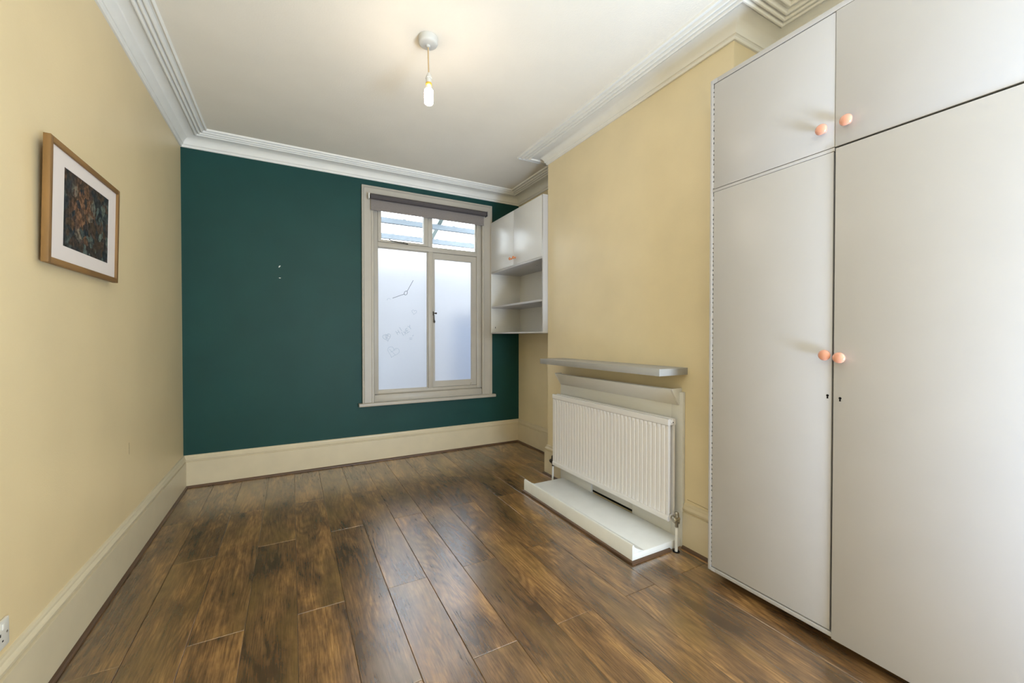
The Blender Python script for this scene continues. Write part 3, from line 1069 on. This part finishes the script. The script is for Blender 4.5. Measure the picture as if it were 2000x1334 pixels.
# ================================================================== WARDROBE
war = thing('wardrobe', (2.13, 0.80, 0.0), 'large white built-in wardrobe with four flat doors and pink knobs', 'wardrobe')
WX = 1.889
WY0, WY1, WZ0, WZ1 = 0.245, 1.349, 0.048, 2.554
FT = 0.016
WB = XA - 0.003
MB().box(WX, XC - 0.002, WY1 - FT, WY1, WZ0, WZ1).build('side_panel', 'white', war, bevel=0.002)
MB().box(WX + 0.022, WB, CY0 - 0.019, CY0 - 0.001, WZ0, WZ1).build('side_panel', 'white', war)
MB().box(WX, WB, WY0, WY0 + FT, WZ0, WZ1).build('side_panel', 'white', war, bevel=0.002)
MB().box(WX, WB, WY0 + FT, CY0 - 0.0195, WZ1 - 0.022, WZ1).build('top_panel', 'white', war, bevel=0.0015)
MB().box(WX, XC - 0.002, CY0 - 0.019, WY1 - FT, WZ1 - 0.022, WZ1).build('top_panel', 'white', war)
MB().box(WX, WB, WY0 + FT, CY0 - 0.0195, WZ0, WZ0 + 0.018).build('bottom_panel', 'white', war, bevel=0.0015)
MB().box(WX, XC - 0.002, CY0 - 0.019, WY1 - FT, WZ0, WZ0 + 0.018).build('bottom_panel', 'white', war)
MB().box(WX, WX + 0.10, 0.806, WY1 - FT, 1.984, 1.9975).build('middle_rail', 'white', war, bevel=0.001)
MB().box(WX + 0.004, WX + 0.10, WY0 + FT, 0.8055, 1.986, 1.992).build('middle_rail', 'dark', war)  # dark-coloured strip painting the shade in the gap under the upper right door
MB().box(WX + 0.10, WB - 0.01, WY0 + FT, CY0 - 0.0195, 1.984, 1.9985).build('inner_shelf', 'white', war)
MB().box(WB - 0.008, WB, WY0 + FT, CY0 - 0.0195, WZ0 + 0.018, WZ1 - 0.022).build('back_panel', 'white', war)
MB().box(1.985, WB - 0.02, WY0 + 0.03, CY0 - 0.03, 0.0005, WZ0 - 0.0005).build('plinth', 'plinth', war)
DT = 0.018
ul = MB().box(WX + 0.0005, WX + DT, 0.8055, 1.327, 2.0005, WZ1 - 0.026).build('door', 'white', war, bevel=0.0015)
ul['label'] = 'upper left door'
ur = MB().box(WX - 0.001, WX + DT, WY0 + FT + 0.002, 0.8040, 1.9985, WZ1 - 0.024).build('door', 'white', war, bevel=0.0015)
ur['label'] = 'upper right door'
ll = MB().box(WX + 0.0005, WX + DT, 0.8085, 1.327, WZ0 + 0.024, 1.9825).build('door', 'white', war, bevel=0.0015)
ll['label'] = 'lower left door'
lr = MB().box(WX - 0.006, WX - 0.0005, WY0 + 0.002, 0.8000, WZ0 - 0.003, 1.9905).build('door', 'white', war, bevel=0.002)
lr['label'] = 'lower right door'
MB().box(WX - 0.0003, WX + DT, WY0 + FT + 0.002, 0.7985, WZ0 + 0.0195, 1.983).build('door_core', 'white', lr)
# dark strip added as painted shade behind the gap between the lower doors
MB().box(WX + DT + 0.002, WX + 0.05, 0.78, 0.83, WZ0 + 0.019, 1.983).build('gap_shade_strip', 'dark', war)
# piano hinges: knuckles, with a dark strip painting the shade in the gaps
for z0, z1, dd in ((2.004, 2.524, ul), (WZ0 + 0.030, 1.978, ll)):
    mb = MB()
    z = z0
    while z < z1 - 0.02:
        ln = 0.0145 if random.random() < 0.75 else 0.030
        mb.box(WX + 0.0008, WX + 0.008, 1.3272, 1.3328, z, min(z + ln, z1))
        z += ln + 0.0085 + random.uniform(-0.002, 0.002)
    mb.build('piano_hinge', 'white', dd)
    MB().box(WX + 0.009, WX + 0.012, 1.3272, 1.3328, z0, z1).build('hinge_gap_shade', 'dark', dd)
# knobs and keyholes
kp = [(0, 0), (0.011, 0), (0.011, 0.003), (0.0085, 0.006), (0.0085, 0.012), (0.014, 0.0155), (0.0195, 0.019), (0.0215, 0.0225),
      (0.0205, 0.0265), (0.0165, 0.030), (0.009, 0.0325), (0, 0.0335)]
first = None
for d, y, z, xs in ((ul, 0.843, 2.079, WX + 0.0005), (ur, 0.760, 2.079, WX - 0.001), (ll, 0.825, 1.176, WX + 0.0005), (lr, 0.773, 1.168, WX - 0.006)):
    if first is None:
        first = MB().lathe(kp, (xs, y, z), '-x', 28).build('knob', 'knob', d, smooth=True, angle=60)
        fpos = Vector((xs, y, z))
    else:
        copy_part(first, Vector((xs, y, z)) - fpos, d)
for d, y, z, xs in ((ll, 0.822, 1.014, WX + 0.0005), (lr, 0.777, 1.009, WX - 0.006)):
    pts = []
    for k in range(13):
        a = math.radians(-60 + k * 25)
        pts.append((y + 0.0048 * math.cos(a), z + 0.0048 * math.sin(a)))
    pts += [(y - 0.0020, z - 0.0045), (y - 0.0030, z - 0.012), (y + 0.0032, z - 0.0125), (y + 0.0022, z - 0.0045)]
    MB().prism(pts, 'x', xs - 0.0006, xs + 0.0006).build('keyhole', 'dark', d)

# ================================================================== FRAMED PICTURE (leans out a little at the top)
pic = thing('framed_picture', (XL + 0.03, 2.379, 1.516), 'oak framed print of blurred autumn leaves in a white mount on the left wall', 'picture')
FY0_, FY1_, FZ0, FZ1 = 2.050, 2.708, 1.516, 1.971


def lean(mb):
    for v in mb.bm.verts:
        v.co.x += 0.024 * (v.co.z - FZ0)
    return mb


FXF, FXB = -0.7565, -0.7765
bw = 0.021
for nm, m_, (y0, y1, z0, z1) in (('frame_bar', 'oakv', (FY0_, FY0_ + bw, FZ0, FZ1)), ('frame_bar', 'oakv', (FY1_ - bw, FY1_, FZ0, FZ1)),
                                 ('frame_bar', 'oak', (FY0_ + bw, FY1_ - bw, FZ0, FZ0 + bw)), ('frame_bar', 'oak', (FY0_ + bw, FY1_ - bw, FZ1 - bw, FZ1))):
    lean(MB().box(FXB, FXF, y0, y1, z0, z1)).build(nm, m_, pic, bevel=0.0012)
mb = MB()
AY0, AY1, AZ0, AZ1 = 2.176, 2.604, 1.597, 1.897
mx = FXF - 0.0085
for b_ in ((FY0_ + bw, AY0, FZ0 + bw, FZ1 - bw), (AY1, FY1_ - bw, FZ0 + bw, FZ1 - bw), (AY0, AY1, FZ0 + bw, AZ0), (AY0, AY1, AZ1, FZ1 - bw)):
    mb.box(mx - 0.0016, mx, *b_)
lean(mb).build('mount', 'mount', pic)
lean(MB().box(mx - 0.004, mx - 0.0018, FY0_ + bw, FY1_ - bw, FZ0 + bw, FZ1 - bw)).build('print', 'art', pic)
lean(MB().box(FXB + 0.001, mx - 0.0045, FY0_ + bw, FY1_ - bw, FZ0 + bw, FZ1 - bw)).build('backboard', 'oak', pic)
MB().box(XL + 0.0004, -0.766, 2.372, 2.386, 1.905, 1.93).build('hook', 'iron', pic)

# ================================================================== WALL SOCKET
so = thing('wall_socket', (XL + 0.005, 1.786, 0.293), 'white double wall socket low on the left wall near the picture edge', 'socket')
MB().box(XL + 0.0004, XL + 0.010, 1.712, 1.859, 0.293, 0.379).build('faceplate', 'plastic', so, bevel=0.003)
for cy in (1.752, 1.819):
    MB().box(XL + 0.0101, XL + 0.0125, cy + 0.001, cy + 0.013, 0.353, 0.371).build('switch', 'plastic', so, bevel=0.001)
    for (dy, dz, hw, hh) in ((-0.006, 0.0, 0.0022, 0.0045), (-0.017, -0.022, 0.0035, 0.0022), (0.005, -0.022, 0.0035, 0.0022)):
        MB().box(XL + 0.0099, XL + 0.0104, cy + dy - hw, cy + dy + hw, 0.340 + dz - hh, 0.340 + dz + hh).build('pin_hole', 'dark', so)
for cy in (1.7255, 1.8455):
    MB().lathe([(0, 0), (0.0035, 0), (0.0035, 0.0008), (0, 0.0008)], (XL + 0.0099, cy, 0.336), 'x', 10).build('screw', 'chrome', so)

# ================================================================== PENDANT LAMP
px, py = 0.675, 2.216
pen = thing('pendant_lamp', (px, py, ZC), 'bare lit bulb hanging on a short cord from a white ceiling rose', 'lamp')
MB().lathe([(0, 0), (0.052, 0), (0.053, 0.004), (0.052, 0.030), (0.049, 0.036), (0.040, 0.040), (0.012, 0.043), (0.010, 0.052), (0.006, 0.054), (0, 0.054)],
           (px, py, ZC - 0.0004), '-z', 40).build('ceiling_rose', 'rose', pen, smooth=True, angle=40)
MB().tube([(px, py, ZC - 0.053), (px + 0.0005, py, 2.80), (px + 0.002, py, 2.75), (px + 0.003, py, 2.712)], 0.0040, 8).build('cord', 'cord', pen, smooth=True)
hx = px + 0.003
MB().lathe([(0, 0), (0.006, 0), (0.009, 0.006), (0.0145, 0.018), (0.0155, 0.028), (0.0185, 0.028), (0.0185, 0.032), (0.0155, 0.032), (0.016, 0.056), (0.0, 0.056)],
           (hx, py, 2.716), '-z', 24).build('lamp_holder', 'rose', pen, smooth=True, angle=40)
MB().lathe([(0.0, 0), (0.0165, 0), (0.0175, 0.004), (0.0175, 0.010), (0.0155, 0.012), (0, 0.012)], (hx, py, 2.6598), '-z', 24).build('lamp_ring', 'brass', pen, smooth=True, angle=40)
MB().lathe([(0, 0), (0.0135, 0), (0.0150, 0.014), (0.0200, 0.024), (0, 0.024)], (hx, py, 2.6476), '-z', 24).build('bulb_cap', 'plastic', pen, smooth=True, angle=40)
MB().lathe([(0, 0), (0.0195, 0.0), (0.0235, 0.005), (0.0245, 0.012), (0.0245, 0.066), (0.0225, 0.075), (0.016, 0.081), (0.0, 0.083)],
           (hx, py, 2.6234), '-z', 28).build('bulb', 'bulb', pen, smooth=True, angle=60)

# ================================================================== OUTSIDE, seen through the top lights
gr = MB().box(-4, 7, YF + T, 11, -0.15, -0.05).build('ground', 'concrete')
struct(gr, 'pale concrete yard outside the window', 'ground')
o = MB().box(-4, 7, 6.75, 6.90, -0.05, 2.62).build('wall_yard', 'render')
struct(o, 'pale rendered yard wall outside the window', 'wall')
roof = thing('lean_to_roof', (1.5, 5.4, 2.70), 'white lean-to roof of joists and clear sheeting seen through the top panes', 'roof')
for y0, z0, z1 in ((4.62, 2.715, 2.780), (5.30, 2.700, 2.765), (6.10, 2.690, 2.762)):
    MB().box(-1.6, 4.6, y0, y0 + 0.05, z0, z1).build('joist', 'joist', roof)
    for xx in (0.55, 1.12, 1.80, 2.35):
        MB().box(xx + y0 * 0.03, xx + y0 * 0.03 + 0.035, y0 + 0.002, y0 + 0.05, z1, z1 + 0.009).build('sheet_clip', 'joist', roof)
mb = MB()
a, b = Vector((1.62, 4.50)), Vector((2.02, 6.62))
n = Vector((b.y - a.y, a.x - b.x)).normalized() * 0.028
mb.prism([(a.x + n.x, a.y + n.y), (a.x - n.x, a.y - n.y), (b.x - n.x, b.y - n.y), (b.x + n.x, b.y + n.y)], 'z', 2.783, 2.83)
mb.build('brace', 'post', roof)
for y in (6.15,):
    for x in (2.66, -0.9):
        MB().box(x, x + 0.055, y + 0.002, y + 0.055, -0.05, 2.69).build('post', 'post', roof)
for i in range(6):
    x = -1.6 + i * 1.03
    MB().box(x, x + 1.0, YF + T + 0.002, 6.6, 2.835, 2.841).build('roof_sheet', 'sheet', roof)
MB().box(-1.6, 4.6, YF + T + 0.001, YF + T + 0.05, 2.76, 2.834).build('wall_plate', 'joist', roof)
bn = thing('storage_bin', (2.35, 5.6, -0.05), 'blue storage bin blurred behind the right frosted pane', 'bin')
MB().prism([(2.12, 5.40), (2.58, 5.40), (2.58, 5.80), (2.12, 5.80)], 'z', -0.049, 1.50).build('body', 'bin', bn, bevel=0.02)
MB().box(2.10, 2.60, 5.38, 5.82, 1.501, 1.56).build('lid', 'bin', bn, bevel=0.015)
